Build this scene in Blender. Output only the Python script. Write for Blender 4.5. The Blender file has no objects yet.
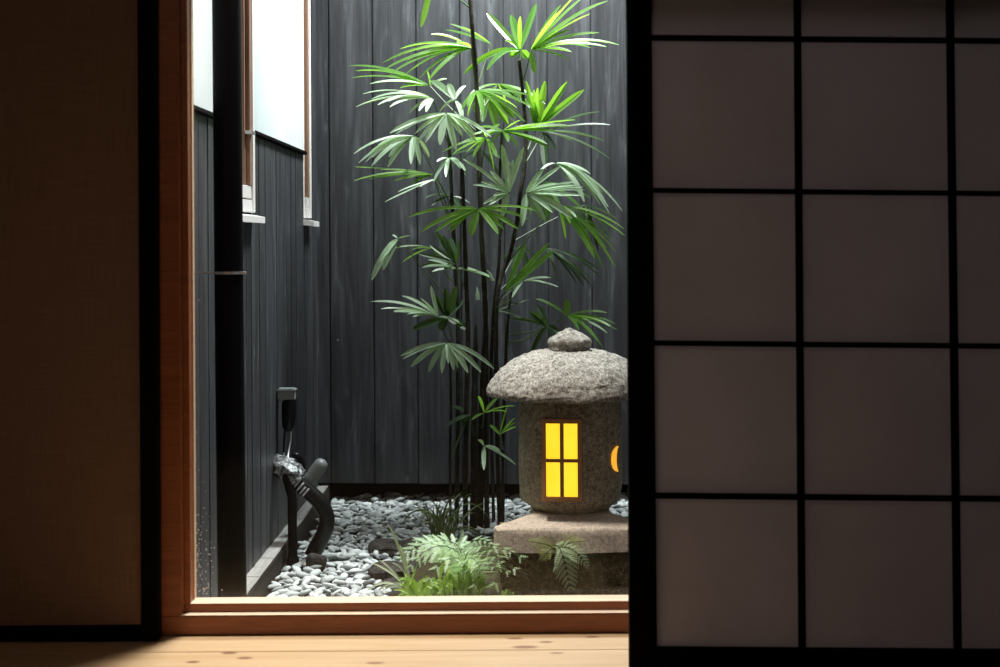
import bpy, bmesh, math, random
from mathutils import Vector, Matrix, noise
R = random.Random(7)
C = bpy.context.scene.collection
sc = bpy.context.scene

# ------------------------------------------------------------------ camera, sky, lights, exposure
F = 1000 * 50 / 36.0
VPX, VPY, ROLL = 516.0, 239.0, 0.0062
H = 0.77            # eye height above the room's floor
G = -0.23           # garden ground
cd = bpy.data.cameras.new('camera'); cam = bpy.data.objects.new('camera', cd); C.objects.link(cam)
cd.lens = 50; cd.sensor_width = 36; cd.sensor_fit = 'HORIZONTAL'
cd.shift_x = -(VPX - 500) / 1000; cd.shift_y = -(333.5 - VPY) / 1000
cam.matrix_world = Matrix.Translation((0, 0, H)) @ Matrix.Rotation(math.pi / 2, 4, 'X') @ Matrix.Rotation(-ROLL, 4, 'Z')
cd.clip_start = 0.02
cd.dof.use_dof = True; cd.dof.focus_distance = 4.0; cd.dof.aperture_fstop = 6.3
sc.camera = cam
sc.view_settings.view_transform = 'Standard'; sc.view_settings.look = 'None'
sc.view_settings.gamma = 1.0; sc.view_settings.use_curve_mapping = False
sc.view_settings.exposure = 0.0

w = bpy.data.worlds.new('sky'); sc.world = w; w.use_nodes = True
bg = w.node_tree.nodes['Background']
bg.inputs[0].default_value = (0.72, 0.86, 1.0, 1); bg.inputs[1].default_value = 0.16

def area(name, loc, rot, sx, sy, power, col):
    l = bpy.data.lights.new(name, 'AREA'); l.shape = 'RECTANGLE'; l.size = sx; l.size_y = sy
    l.energy = power; l.color = col
    o = bpy.data.objects.new(name, l); C.objects.link(o); o.location = loc; o.rotation_euler = rot
    return o
area('garden_downlight', (0.12, 4.70, 2.55), (math.radians(-4), 0, 0), 0.5, 0.45, 122, (0.93, 0.99, 1.0))
el = area('front_fill_light', (-0.46, 3.22, 2.45), (math.radians(-8), 0, 0), 0.34, 0.25, 21, (1.0, 0.93, 0.84))  # added unseen fill, brightens the room floor and the lantern front
el.data.spread = math.radians(72)
rl = area('room_fill_light', (-0.5, 0.2, 1.95), (math.radians(58), 0, math.radians(5)), 0.5, 0.5, 0.95, (1.0, 0.70, 0.52))  # unseen warm fill added to lift the cloth screen
rl.data.spread = math.radians(75)

# ------------------------------------------------------------------ helpers
def P(u, v, Y):
    """the point of the garden or room seen in direction (u, v) at distance Y"""
    a, b = u - VPX, v - VPY
    c, s = math.cos(ROLL), math.sin(ROLL)
    du, dv = c * a - s * b, s * a + c * b
    return Vector((du * Y / F, Y, H - dv * Y / F))

class MB:
    def __init__(s): s.v = []; s.f = []
    def add(s, vs, fs):
        n = len(s.v); s.v += [Vector(p) for p in vs]; s.f += [tuple(i + n for i in q) for q in fs]; return s
    def box(s, a, b, bev=0.0, rz=None):
        bm = bmesh.new(); bmesh.ops.create_cube(bm, size=1)
        c = [(a[i] + b[i]) / 2 for i in range(3)]; d = [abs(b[i] - a[i]) for i in range(3)]
        for q in bm.verts: q.co = Vector((q.co.x * d[0], q.co.y * d[1], q.co.z * d[2]))
        if bev: bmesh.ops.bevel(bm, geom=bm.edges[:], offset=min(bev, min(d) * .45), segments=2, affect='EDGES')
        bm.verts.index_update()
        M = Matrix.Rotation(rz, 4, 'Z') if rz else Matrix()
        s.add([M @ q.co + Vector(c) for q in bm.verts], [tuple(x.index for x in f.verts) for f in bm.faces])
        bm.free(); return s
    def tube(s, pts, rad, n=10, cap=True):
        pts = [Vector(p) for p in pts]; k = len(pts)
        if not isinstance(rad, (list, tuple)): rad = [rad] * k
        rings = []; ref = None
        for i, p in enumerate(pts):
            t = (pts[min(i + 1, k - 1)] - pts[max(i - 1, 0)]).normalized()
            if ref is None: ref = t.orthogonal().normalized()
            ref = (ref - t * ref.dot(t)).normalized(); b = t.cross(ref)
            rings.append([p + (ref * math.cos(2 * math.pi * j / n) + b * math.sin(2 * math.pi * j / n)) * rad[i] for j in range(n)])
        vs = [q for r in rings for q in r]
        fs = [(i * n + j, i * n + (j + 1) % n, (i + 1) * n + (j + 1) % n, (i + 1) * n + j) for i in range(k - 1) for j in range(n)]
        if cap: fs += [tuple(range(n))[::-1], tuple((k - 1) * n + j for j in range(n))]
        return s.add(vs, fs)
    def lathe(s, prof, c, n=64, sx=1, sy=1):
        vs = []; m = len(prof)
        for r, z in prof:
            for j in range(n):
                a = 2 * math.pi * j / n
                vs.append((c[0] + r * sx * math.cos(a), c[1] + r * sy * math.sin(a), c[2] + z))
        fs = [(i * n + j, i * n + (j + 1) % n, (i + 1) * n + (j + 1) % n, (i + 1) * n + j) for i in range(m - 1) for j in range(n)]
        fs += [tuple(range(n))[::-1], tuple((m - 1) * n + j for j in range(n))]
        return s.add(vs, fs)
    def prism(s, poly, z0, z1):
        n = len(poly)
        vs = [(x, y, z0) for x, y in poly] + [(x, y, z1) for x, y in poly]
        return s.add(vs, [tuple(range(n))[::-1], tuple(range(n, 2 * n))] + [(i, (i + 1) % n, n + (i + 1) % n, n + i) for i in range(n)])
    def rough(s, amp, freq, seed=0):
        for p in s.v:
            q = p * freq + Vector((seed, seed * 1.7, 0))
            p += Vector((noise.noise(q), noise.noise(q + Vector((9, 3, 1))), noise.noise(q + Vector((4, 8, 7))))) * amp
        return s

ORG = {}
def obj(name, mb, m, parent=None, smooth=True, label=None, cat=None, group=None, kind=None, org=None):
    o0 = ORG[parent.name] if parent else Vector(org if org is not None else (0, 0, 0))
    me = bpy.data.meshes.new(name)
    me.from_pydata([tuple(p - o0) for p in mb.v], [], mb.f); me.update()
    if smooth:
        me.polygons.foreach_set('use_smooth', [True] * len(me.polygons))
        me.set_sharp_from_angle(angle=math.radians(40))
    me.materials.append(m)
    o = bpy.data.objects.new(name, me); C.objects.link(o)
    if parent: o.parent = parent
    else: o.location = o0
    ORG[o.name] = o0
    return tag(o, label, cat, group, kind)
def tag(o, label=None, cat=None, group=None, kind=None):
    if label: o['label'] = label
    if cat: o['category'] = cat
    if group: o['group'] = group
    if kind: o['kind'] = kind
    return o
def thing(name, loc, label=None, cat=None, group=None, kind=None):
    o = bpy.data.objects.new(name, None); C.objects.link(o); o.location = loc; o.empty_display_size = .05
    ORG[o.name] = Vector(loc)
    return tag(o, label, cat, group, kind)
def spline(pts, n=6):
    pts = [Vector(p) for p in pts]; out = []
    for i in range(len(pts) - 1):
        p0 = pts[max(i - 1, 0)]; p1 = pts[i]; p2 = pts[i + 1]; p3 = pts[min(i + 2, len(pts) - 1)]
        for k in range(n):
            t = k / n
            out.append(.5 * ((2 * p1) + (p2 - p0) * t + (2 * p0 - 5 * p1 + 4 * p2 - p3) * t * t + (3 * p1 - p0 - 3 * p2 + p3) * t ** 3))
    return out + [pts[-1]]

# ------------------------------------------------------------------ materials
def lin(c): return tuple(((x / 255 + .055) / 1.055) ** 2.4 if x > 10 else x / 255 / 12.92 for x in c) + (1,)
class Mat:
    def __init__(s, name, col=(.5, .5, .5, 1), rough=.5, spec=.5, metal=0):
        s.m = bpy.data.materials.new(name); s.m.use_nodes = True; s.t = s.m.node_tree; s.b = s.t.nodes['Principled BSDF']
        s.out = s.t.nodes['Material Output']
        s.b.inputs['Base Color'].default_value = col; s.b.inputs['Roughness'].default_value = rough
        s.b.inputs['Specular IOR Level'].default_value = spec; s.b.inputs['Metallic'].default_value = metal
    def n(s, t, **k):
        x = s.t.nodes.new(t)
        for a, b in k.items(): setattr(x, a, b)
        return x
    def l(s, a, b): s.t.links.new(a, b)
    def coord(s, scale=(1, 1, 1), kind='Object'):
        tc = s.n('ShaderNodeTexCoord'); mp = s.n('ShaderNodeMapping'); s.l(tc.outputs[kind], mp.inputs[0])
        mp.inputs['Scale'].default_value = scale; return mp.outputs[0]
    def noise(s, vec, scale, detail=4, rough=.6, dist=0):
        x = s.n('ShaderNodeTexNoise'); s.l(vec, x.inputs['Vector'])
        x.inputs['Scale'].default_value = scale; x.inputs['Detail'].default_value = detail
        x.inputs['Roughness'].default_value = rough; x.inputs['Distortion'].default_value = dist; return x.outputs[0]
    def ramp(s, f, stops):
        x = s.n('ShaderNodeValToRGB'); s.l(f, x.inputs[0]); e = x.color_ramp.elements
        while len(e) < len(stops): e.new(.5)
        for q, (p, c) in zip(e, stops): q.position = p; q.color = c if len(c) == 4 else tuple(c) + (1,)
        return x.outputs[0]
    def mix(s, a, b, f=.5, mode='MIX'):
        x = s.n('ShaderNodeMix', data_type='RGBA', blend_type=mode)
        for i, q in ((0, f), (6, a), (7, b)):
            if hasattr(q, 'is_linked'): s.l(q, x.inputs[i])
            else: x.inputs[i].default_value = q
        return x.outputs[2]
    def bump(s, h, st=.3, d=.002):
        x = s.n('ShaderNodeBump'); s.l(h, x.inputs['Height']); x.inputs['Strength'].default_value = st; x.inputs['Distance'].default_value = d
        s.l(x.outputs[0], s.b.inputs['Normal'])
    def base(s, c): s.l(c, s.b.inputs['Base Color']); return s

def m_wood(name, c0, c1, axis='x', rough=.5, sc_=1.0, bump=.25, spec=.4):
    a = Mat(name, rough=rough, spec=spec)
    k = {'x': (1.2, 22, 22), 'y': (22, 1.2, 22), 'z': (22, 22, 1.2)}[axis]
    v = a.coord(tuple(q * sc_ for q in k)); n1 = a.noise(v, 1.5, 6, .65, 1.2); n2 = a.noise(a.coord(tuple(q * 5 * sc_ for q in k)), 2, 3)
    a.base(a.mix(a.ramp(n1, [(.3, c0), (.7, c1)]), a.ramp(n2, [(.3, (.6, .6, .6)), (.7, (1.1, 1.1, 1.1))]), .6, 'MULTIPLY'))
    a.bump(n2, bump, .001); return a.m

def m_char(name, axis, dark=1.0):
    a = Mat(name, rough=.5, spec=.45)
    v = a.coord((16, 16, .8)); g = a.noise(v, 1.6, 8, .7, .8)
    v2 = a.coord((120, 120, 3)); g2 = a.noise(v2, 1, 4, .6)
    v3 = a.coord((9, 9, 1.6)); g3 = a.noise(v3, 1.3, 3, .5, 2.5)
    k = dark
    c = a.ramp(g, [(.30, (.016 * k, .017 * k, .019 * k)), (.5, (.048 * k, .050 * k, .056 * k)), (.72, (.115 * k, .120 * k, .130 * k))])
    c = a.mix(c, a.ramp(g2, [(.25, (.65, .65, .65)), (.6, (1, 1, 1)), (.85, (1.25, 1.25, 1.25))]), .7, 'MULTIPLY')
    c = a.mix(c, a.ramp(g3, [(.35, (.75, .75, .78)), (.60, (1, 1, 1)), (.70, (1.9, 1.9, 1.9))]), .8, 'MULTIPLY')
    # small pale knots and scuffs
    vo = a.n('ShaderNodeTexVoronoi'); a.l(a.coord((7, 7, 3.2)), vo.inputs['Vector']); vo.inputs['Scale'].default_value = 1.0
    sp = a.ramp(vo.outputs['Distance'], [(.03, (.7, .7, .7)), (.075, (0, 0, 0))])
    c = a.mix(c, (.17 * k, .18 * k, .19 * k, 1), sp)
    a.base(c); a.bump(a.mix(g, g2, .5), .7, .003); return a.m

def m_stone(name, c0, c1, c2, scale=60, bump=.8, moss=None, rough=.9):
    a = Mat(name, rough=rough, spec=.25); v = a.coord()
    n1 = a.noise(v, scale, 6, .75); n2 = a.noise(v, scale * .12, 4, .6); n3 = a.noise(v, scale * 3.5, 3, .7)
    c = a.ramp(a.mix(n1, n3, .5), [(.40, c0), (.5, c1), (.60, c2)])
    c = a.mix(c, a.ramp(n2, [(.3, (.6, .58, .55)), (.7, (1.15, 1.15, 1.12))]), .7, 'MULTIPLY')
    if moss: c = a.mix(c, moss, a.ramp(a.noise(v, scale * .2, 5, .7), [(.5, (0, 0, 0)), (.68, (.8, .8, .8))]))
    a.base(c); a.bump(a.mix(n1, n3, .4), bump, .006); return a.m

def m_leaf(name, c0, c1, trans, tw=.45, rough=.32, varr=.5, spec=.6):
    a = Mat(name, rough=rough, spec=spec); oi = a.n('ShaderNodeObjectInfo')
    n1 = a.noise(a.coord(), 9, 3); f = a.mix(n1, oi.outputs['Random'], varr)
    c = a.ramp(f, [(.25, c0), (.75, c1)]); a.base(c)
    t = a.n('ShaderNodeBsdfTranslucent'); t.inputs[0].default_value = trans
    ms = a.n('ShaderNodeMixShader'); ms.inputs[0].default_value = tw
    a.l(a.b.outputs[0], ms.inputs[1]); a.l(t.outputs[0], ms.inputs[2]); a.l(ms.outputs[0], a.out.inputs[0]); return a.m

M = {}
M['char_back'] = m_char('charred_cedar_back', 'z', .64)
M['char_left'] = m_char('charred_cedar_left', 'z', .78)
M['black_wood'] = Mat('black_lacquer_wood', (.0035, .003, .003, 1), .8, .04).m
M['black_pipe'] = Mat('black_coated_metal', (.003, .003, .0045, 1), .5, .06).m
M['black_rubber'] = Mat('black_rubber', (.005, .0055, .006, 1), .33, .28).m
M['void'] = Mat('dark_foundation', (.006, .006, .006, 1), .95, .05).m
M['frame'] = m_wood('red_brown_window_wood', (.22, .068, .024, 1), (.33, .105, .038, 1), 'x', .4, 1, .15)
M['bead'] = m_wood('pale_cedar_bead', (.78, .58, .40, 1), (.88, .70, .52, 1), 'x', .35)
M['glow_amber_wood'] = m_wood('glow_tinted_cedar', (.32, .14, .05, 1), (.48, .24, .10, 1), 'z', .5)  # glow of the lantern window mixed into the frame's wood colour
M['window_cedar'] = m_wood('weathered_pink_cedar', (.20, .115, .075, 1), (.32, .19, .13, 1), 'z', .5)
M['white_frame'] = Mat('white_painted_frame', (.72, .7, .68, 1), .45).m
M['steel'] = Mat('galvanised_steel', (.55, .57, .58, 1), .35, .5, .85).m
M['grey_plastic'] = Mat('grey_plastic', (.22, .23, .23, 1), .5).m
M['pvc'] = Mat('dark_grey_pipe', (.17, .18, .18, 1), .45).m

def m_plaster():
    a = Mat('white_plaster', (.82, .86, .86, 1), .9, .1); n = a.noise(a.coord(), 120, 4)
    a.base(a.ramp(a.noise(a.coord(), 3, 3), [(.3, (.47, .53, .53)), (.7, (.56, .61, .61))])); a.bump(n, .2, .001); return a.m
M['plaster'] = m_plaster()
M['room_wall'] = Mat('sand_plaster', (.12, .085, .06, 1), .95, .05).m
M['room_ceiling'] = m_wood('dark_ceiling_boards', (.05, .03, .02, 1), (.09, .055, .035, 1), 'x', .6)

def m_floor():
    a = Mat('oiled_pine_boards', rough=.42, spec=.35)
    v = a.coord((.9, 14, 14)); n1 = a.noise(v, 1.6, 6, .6, 1.0); n2 = a.noise(a.coord((3, 90, 90)), 1, 3)
    c = a.ramp(n1, [(.28, (.43, .275, .13)), (.55, (.53, .37, .215)), (.8, (.58, .43, .28))])
    c = a.mix(c, a.ramp(n2, [(.3, (.82, .8, .77)), (.7, (1.05, 1.05, 1.05))]), .6, 'MULTIPLY')
    geo = a.n('ShaderNodeTexCoord'); sep = a.n('ShaderNodeSeparateXYZ'); a.l(geo.outputs['Object'], sep.inputs[0])
    # long dark knots lying along the boards
    for (x, y, sx, sy) in KNOTS:
        mp = a.n('ShaderNodeMapping'); a.l(geo.outputs['Object'], mp.inputs[0])
        mp.inputs['Location'].default_value = (-x / sx, -y / sy, 0); mp.inputs['Scale'].default_value = (1 / sx, 1 / sy, 1)
        s2 = a.n('ShaderNodeSeparateXYZ'); a.l(mp.outputs[0], s2.inputs[0])
        cb = a.n('ShaderNodeCombineXYZ'); a.l(s2.outputs[0], cb.inputs[0]); a.l(s2.outputs[1], cb.inputs[1])
        ln = a.n('ShaderNodeVectorMath', operation='LENGTH'); a.l(cb.outputs[0], ln.inputs[0])
        k = a.ramp(ln.outputs['Value'], [(.55, (.85, .85, .85)), (1.0, (0, 0, 0))])
        c = a.mix(c, (.16, .055, .02, 1), k)
    a.base(c); a.bump(n2, .15, .0006); return a.m
def floor_xy(u, v):
    a, b = u - VPX, v - VPY; s = math.sin(ROLL)
    dv = s * a + b; Y = H * F / dv; return ((a - s * b) * Y / F, Y)
KNOTS = []
for u, v, sx, sy in [(229, 653, .018, .010), (245, 658, .018, .009), (193, 662, .016, .009), (515, 638.5, .02, .008), (546, 642, .016, .008),
                     (525, 647, .030, .012), (592, 637, .017, .007), (557, 653, .016, .006), (375, 663, .02, .008)]:
    x, y = floor_xy(u, v); KNOTS.append((x, y, sx, sy))
M['floor'] = m_floor()

def m_paper(name, c, trans, tw, scale=500):
    a = Mat(name, c, .9, .05)
    n = a.noise(a.coord(), 6, 5, .6); n2 = a.noise(a.coord((1, 1, 1)), scale, 2)
    fib = a.mix(n, n2, .5)
    a.base(a.ramp(fib, [(.3, tuple(q * .86 for q in c[:3])), (.7, tuple(min(1, q * 1.08) for q in c[:3]))]))
    t = a.n('ShaderNodeBsdfTranslucent'); ms = a.n('ShaderNodeMixShader'); ms.inputs[0].default_value = tw
    a.l(a.ramp(fib, [(.3, tuple(q * .88 for q in trans)), (.7, tuple(q * 1.08 for q in trans))]), t.inputs[0])
    a.l(a.b.outputs[0], ms.inputs[1]); a.l(t.outputs[0], ms.inputs[2]); a.l(ms.outputs[0], a.out.inputs[0]); return a.m
M['paper'] = m_paper('washi_paper', (.50, .46, .465, 1), (.66, .58, .58), .22)

def m_cloth():
    a = Mat('woven_brown_cloth', (.42, .27, .17, 1), .95, .05)
    w1 = a.noise(a.coord((1, 1, 60)), 12, 3); w2 = a.noise(a.coord((60, 1, 1)), 12, 3)
    a.base(a.ramp(a.mix(w1, w2, .5), [(.35, (.17, .10, .068)), (.65, (.24, .15, .10))])); a.bump(a.mix(w1, w2, .5), .4, .001); return a.m
M['cloth'] = m_cloth()

def m_glass():
    a = Mat('window_glass'); t = a.n('ShaderNodeBsdfTransparent'); g = a.n('ShaderNodeBsdfGlossy'); g.inputs['Roughness'].default_value = 0.0
    fr = a.n('ShaderNodeFresnel'); fr.inputs[0].default_value = 1.5; ms = a.n('ShaderNodeMixShader')
    ge = a.n('ShaderNodeNewGeometry'); su = a.n('ShaderNodeMath', operation='SUBTRACT'); su.inputs[0].default_value = 1.0; a.l(ge.outputs['Backfacing'], su.inputs[1])
    mu_ = a.n('ShaderNodeMath', operation='MULTIPLY'); a.l(fr.outputs[0], mu_.inputs[0]); a.l(su.outputs[0], mu_.inputs[1])
    a.l(mu_.outputs[0], ms.inputs[0]); a.l(t.outputs[0], ms.inputs[1]); a.l(g.outputs[0], ms.inputs[2]); a.l(ms.outputs[0], a.out.inputs[0])
    a.t.nodes.remove(a.b); return a.m
M['glass'] = m_glass()
M['droplet'] = Mat('water_droplet', (.8, .8, .8, 1), .1, .8).m
M['frosted'] = Mat('pale_blind', (.5, .5, .48, 1), .7).m

M['lantern'] = m_stone('weathered_granite', (.06, .055, .048, 1), (.27, .255, .225, 1), (.60, .58, .53, 1), 95, .8)
M['lantern_body'] = m_stone('mossy_granite', (.10, .082, .055, 1), (.34, .29, .21, 1), (.6, .55, .42, 1), 80, 1.0)
M['slab'] = m_stone('pinkish_granite', (.36, .29, .23, 1), (.66, .57, .48, 1), (.85, .78, .69, 1), 110, .5)
M['pedestal'] = m_stone('brown_rough_stone', (.05, .036, .018, 1), (.16, .12, .066, 1), (.38, .31, .2, 1), 70, 1.0, (.11, .12, .03, 1))
M['dark_rock'] = m_stone('dark_layered_rock', (.015, .013, .011, 1), (.038, .033, .029, 1), (.10, .09, .08, 1), 45, 1.0)
M['soil'] = m_stone('dark_soil', (.006, .006, .005, 1), (.013, .012, .010, 1), (.025, .022, .018, 1), 50, 1.0)
M['moss'] = m_stone('mossy_soil', (.012, .010, .005, 1), (.034, .027, .012, 1), (.08, .068, .025, 1), 55, 1.0, (.07, .085, .018, 1))

def m_pebble():
    a = Mat('river_pebble', rough=.6, spec=.3); oi = a.n('ShaderNodeObjectInfo')
    n = a.noise(a.coord(), 30, 4); at = a.n('ShaderNodeAttribute', attribute_name='tone')
    f = a.n('ShaderNodeMath', operation='FRACT'); ad = a.n('ShaderNodeMath', operation='ADD')
    a.l(oi.outputs['Random'], ad.inputs[0]); a.l(at.outputs['Fac'], ad.inputs[1]); a.l(ad.outputs[0], f.inputs[0])
    c = a.ramp(f.outputs[0], [(0, (.24, .26, .26)), (.3, (.42, .45, .45)), (.7, (.57, .61, .60)), (1, (.74, .78, .77))])
    a.base(a.mix(c, a.ramp(n, [(.3, (.8, .8, .8)), (.7, (1.1, 1.1, 1.1))]), .7, 'MULTIPLY')); return a.m
M['pebble'] = m_pebble()
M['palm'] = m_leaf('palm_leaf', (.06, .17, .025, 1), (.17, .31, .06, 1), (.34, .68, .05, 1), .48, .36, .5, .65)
M['palm_dark'] = m_leaf('shaded_palm_leaf', (.02, .05, .018, 1), (.04, .085, .03, 1), (.12, .22, .03, 1), .3, .4)  # shade among the rear fronds put into a darker green
M['palm_pale'] = m_leaf('sky_sheen_palm_leaf', (.32, .46, .30, 1), (.48, .62, .44, 1), (.42, .60, .20, 1), .28, .40, .5, 1.0)  # sky sheen on the blades put into a whitish base colour
M['petiole'] = Mat('green_petiole', (.06, .10, .03, 1), .5).m
M['fern'] = m_leaf('fern_leaf', (.42, .62, .32, 1), (.66, .84, .56, 1), (.62, .85, .35, 1), .35, .4)
M['fern_yellow'] = m_leaf('yellowing_fern_leaf', (.30, .36, .09, 1), (.42, .46, .17, 1), (.5, .55, .1, 1), .3, .5)
M['grass_dark'] = m_leaf('dark_grass_blade', (.08, .12, .04, 1), (.19, .25, .11, 1), (.22, .3, .08, 1), .25, .35)
M['grass_pale'] = m_leaf('pale_grass_blade', (.30, .36, .22, 1), (.5, .55, .4, 1), (.4, .5, .2, 1), .25, .35)
M['herb'] = m_leaf('light_green_herb', (.16, .30, .04, 1), (.34, .48, .13, 1), (.4, .62, .06, 1), .35, .4)

def m_stem():
    a = Mat('fibrous_cane', rough=.8, spec=.2); n = a.noise(a.coord((60, 60, 6)), 3, 5, .7); r = a.noise(a.coord((3, 3, 45)), 2, 2)
    c = a.ramp(n, [(.3, (.010, .009, .007)), (.55, (.035, .028, .018)), (.8, (.13, .09, .055))])
    a.base(a.mix(c, a.ramp(r, [(.4, (.4, .4, .4)), (.6, (1.2, 1.2, 1.2))]), .6, 'MULTIPLY')); a.bump(n, .8, .003); return a.m
M['stem'] = m_stem()

def m_lit():
    a = Mat('lit_lantern_paper', (.8, .6, .1, 1), .8)
    n = a.noise(a.coord(), 9, 2)
    e = a.ramp(n, [(.3, (1.0, .60, .012)), (.7, (1.0, .74, .035))]); a.l(e, a.b.inputs['Emission Color']); a.b.inputs['Emission Strength'].default_value = 1.15
    return a.m
M['lit'] = m_lit()
a_ = Mat('lit_opening', (.8, .5, .1, 1), .8); a_.b.inputs['Emission Color'].default_value = (1, .45, .03, 1); a_.b.inputs['Emission Strength'].default_value = .95
M['lit2'] = a_.m
def m_foil():
    a = Mat('crumpled_silver_tape', (.5, .52, .53, 1), .3, .5, .8); n = a.noise(a.coord(), 70, 5, .7)
    a.base(a.ramp(n, [(.40, (.02, .022, .022)), (.62, (.5, .52, .53))])); a.bump(n, 1.0, .006); return a.m
M['foil'] = m_foil()

# ------------------------------------------------------------------ the room
YF = 2.71      # room face of the window frame
def struct(name, mb, m, label=None, smooth=False): return obj(name, mb, m, smooth=smooth, kind='structure', label=label)
fl = MB()
y = -1.6; ys = []
edges = [YF + .0, 2.602]
yy = 2.602
while yy > -1.6: yy -= .18; edges.append(yy)
for i in range(len(edges) - 1):
    fl.box((-2.4, edges[i + 1] + .0006, -.04), (2.4, edges[i] - .0006, 0), .0012)
struct('floor', fl, M['floor'])
struct('ceiling', MB().box((-2.4, -1.6, 2.45), (2.4, YF + .14, 2.52)), M['room_ceiling'])
struct('wall_left', MB().box((-2.5, -1.6, -.04), (-2.4, YF + .1, 2.52)), M['room_wall'])
struct('wall_right', MB().box((2.4, -1.6, -.04), (2.5, YF + .1, 2.52)), M['room_wall'])
struct('wall_rear', MB().box((-2.5, -1.7, -.04), (2.5, -1.6, 2.52)), M['room_wall'])
xl, xr, zt = (156 - VPX) * YF / F, 1.25, 1.44
xo = xl + .006
wf = MB().box((-2.4, YF + .005, -.35), (xl - .002, YF + .13, 2.45)).box((xr + .002, YF + .005, -.35), (2.4, YF + .13, 2.45))
wf.box((xl - .002, YF + .005, zt + .002), (xr + .002, YF + .13, 2.45)).box((xl - .002, YF + .005, -.35), (xr + .002, YF + .13, -.002))
struct('wall_front', wf, M['room_wall'])

# window: outer frame, inner sash, bead, glass
wn = thing('window_1', (.25, YF + .05, 0), kind='structure')
fw, fz = .0455, .0385
obj('frame_rail', MB().box((xl, YF, 0), (xr, YF + .13, fz), .002), M['frame'], wn)
obj('frame_rail', MB().box((xl, YF, zt - .05), (xr, YF + .13, zt), .002), M['frame'], wn)
obj('frame_jamb', MB().box((xl, YF, fz), (xl + fw, YF + .13, zt - .05), .002), M['frame'], wn)
obj('frame_jamb', MB().box((xr - fw, YF, fz), (xr, YF + .13, zt - .05), .002), M['frame'], wn)
ys_ = YF + .022; sx0, sz0 = xl + fw, fz
obj('ledge_highlight', MB().box((xl + fw - .003, YF + .0005, fz), (xr - fw, ys_ - .0005, fz + .0012), .0004), M['bead'], wn, label='painted highlight along the bottom rail')  # highlight on the ledge, put in as a thin pale strip
obj('sash_rail', MB().box((sx0, ys_, sz0), (xr - fw, ys_ + .04, sz0 + .0175), .0015), M['frame'], wn)
obj('sash_rail', MB().box((sx0, ys_, zt - .1), (xr - fw, ys_ + .04, zt - .05), .0015), M['frame'], wn)
obj('sash_stile', MB().box((sx0, ys_, sz0 + .0175), (sx0 + .0120, ys_ + .04, zt - .1), .0015), M['frame'], wn)
obj('sash_stile', MB().box((xr - fw - .02, ys_, sz0 + .0175), (xr - fw, ys_ + .04, zt - .1), .0015), M['frame'], wn)
# beads: a sloped pale strip along the bottom and left of the pane
bx, bz = sx0 + .0120, sz0 + .0175
obj('glazing_bead', MB().add([(bx, ys_ + .001, bz), (xr - .07, ys_ + .001, bz), (xr - .07, ys_ + .001, bz + .0005), (bx, ys_ + .001, bz + .0005),
                              (bx, ys_ + .012, bz + .0008), (xr - .07, ys_ + .012, bz + .0008), (bx, ys_ + .045, bz + .0012), (xr - .07, ys_ + .045, bz + .0012), (bx, ys_ + .045, bz), (xr - .07, ys_ + .045, bz)],
                             [(0, 1, 2, 3), (3, 2, 5, 4), (4, 5, 7, 6), (6, 7, 9, 8), (8, 9, 1, 0), (0, 3, 4, 6, 8), (1, 9, 7, 5, 2)]), M['bead'], wn, smooth=False)
obj('glazing_bead', MB().box((bx, ys_ + .030, bz), (bx + .0018, ys_ + .045, zt - .1), .0006), M['bead'], wn)
GY = ys_ + .048
pane = MB().box((bx, GY, bz), (xr - .066, GY + .004, zt - .1))
obj('glass_pane', pane, M['glass'], wn, smooth=False)

rd = MB(); RD = random.Random(3)
for _ in range(150):
    u = 194 + abs(RD.gauss(0, 9)); v = 597 - abs(RD.gauss(0, 50)); p_ = P(u, v, GY + .004)
    if p_.x > -.58 or p_.z < bz + .006: continue
    r_ = RD.uniform(.0005, .0014)
    rd.lathe([(r_ * .5, -r_ * .8), (r_, -r_ * .2), (r_ * .8, r_ * .5), (r_ * .3, r_)], (p_.x, GY + .0042, p_.z), 6, 1, .5)
for u, v in ((283, 536), (222, 590), (338, 340), (199, 300)):
    p_ = P(u, v, GY + .004); rd.lathe([(.0006, -.001), (.0013, 0), (.0006, .001)], (p_.x, GY + .0042, p_.z), 6, 1, .5)
obj('raindrops', rd, M['droplet'], wn, kind='stuff', label='tiny dried raindrops on the glass')

# left sliding screen (cloth faced) with black stile
SY = 2.682
sl = thing('sliding_screen', (-1.2, SY, 0), 'brown woven cloth sliding screen with a black edge, left of the window', 'sliding screen')
x1 = P(156, 330, SY - .015).x; x0 = P(139, 330, SY - .015).x
obj('cloth_panel', MB().box((-2.1, SY - .008, .03), (x0 + .002, SY + .008, 1.9)), M['cloth'], sl, smooth=False)
obj('stile', MB().box((x0, SY - .015, .002), (x1, SY + .015, 1.93), .002), M['black_wood'], sl)
obj('stile', MB().box((-2.13, SY - .015, .002), (-2.1, SY + .015, 1.93), .002), M['black_wood'], sl)
obj('rail', MB().box((-2.1, SY - .014, .002), (x0, SY + .015, .032), .002), M['black_wood'], sl)
obj('rail', MB().box((-2.1, SY - .014, 1.9), (x0, SY + .015, 1.93), .002), M['black_wood'], sl)

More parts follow.
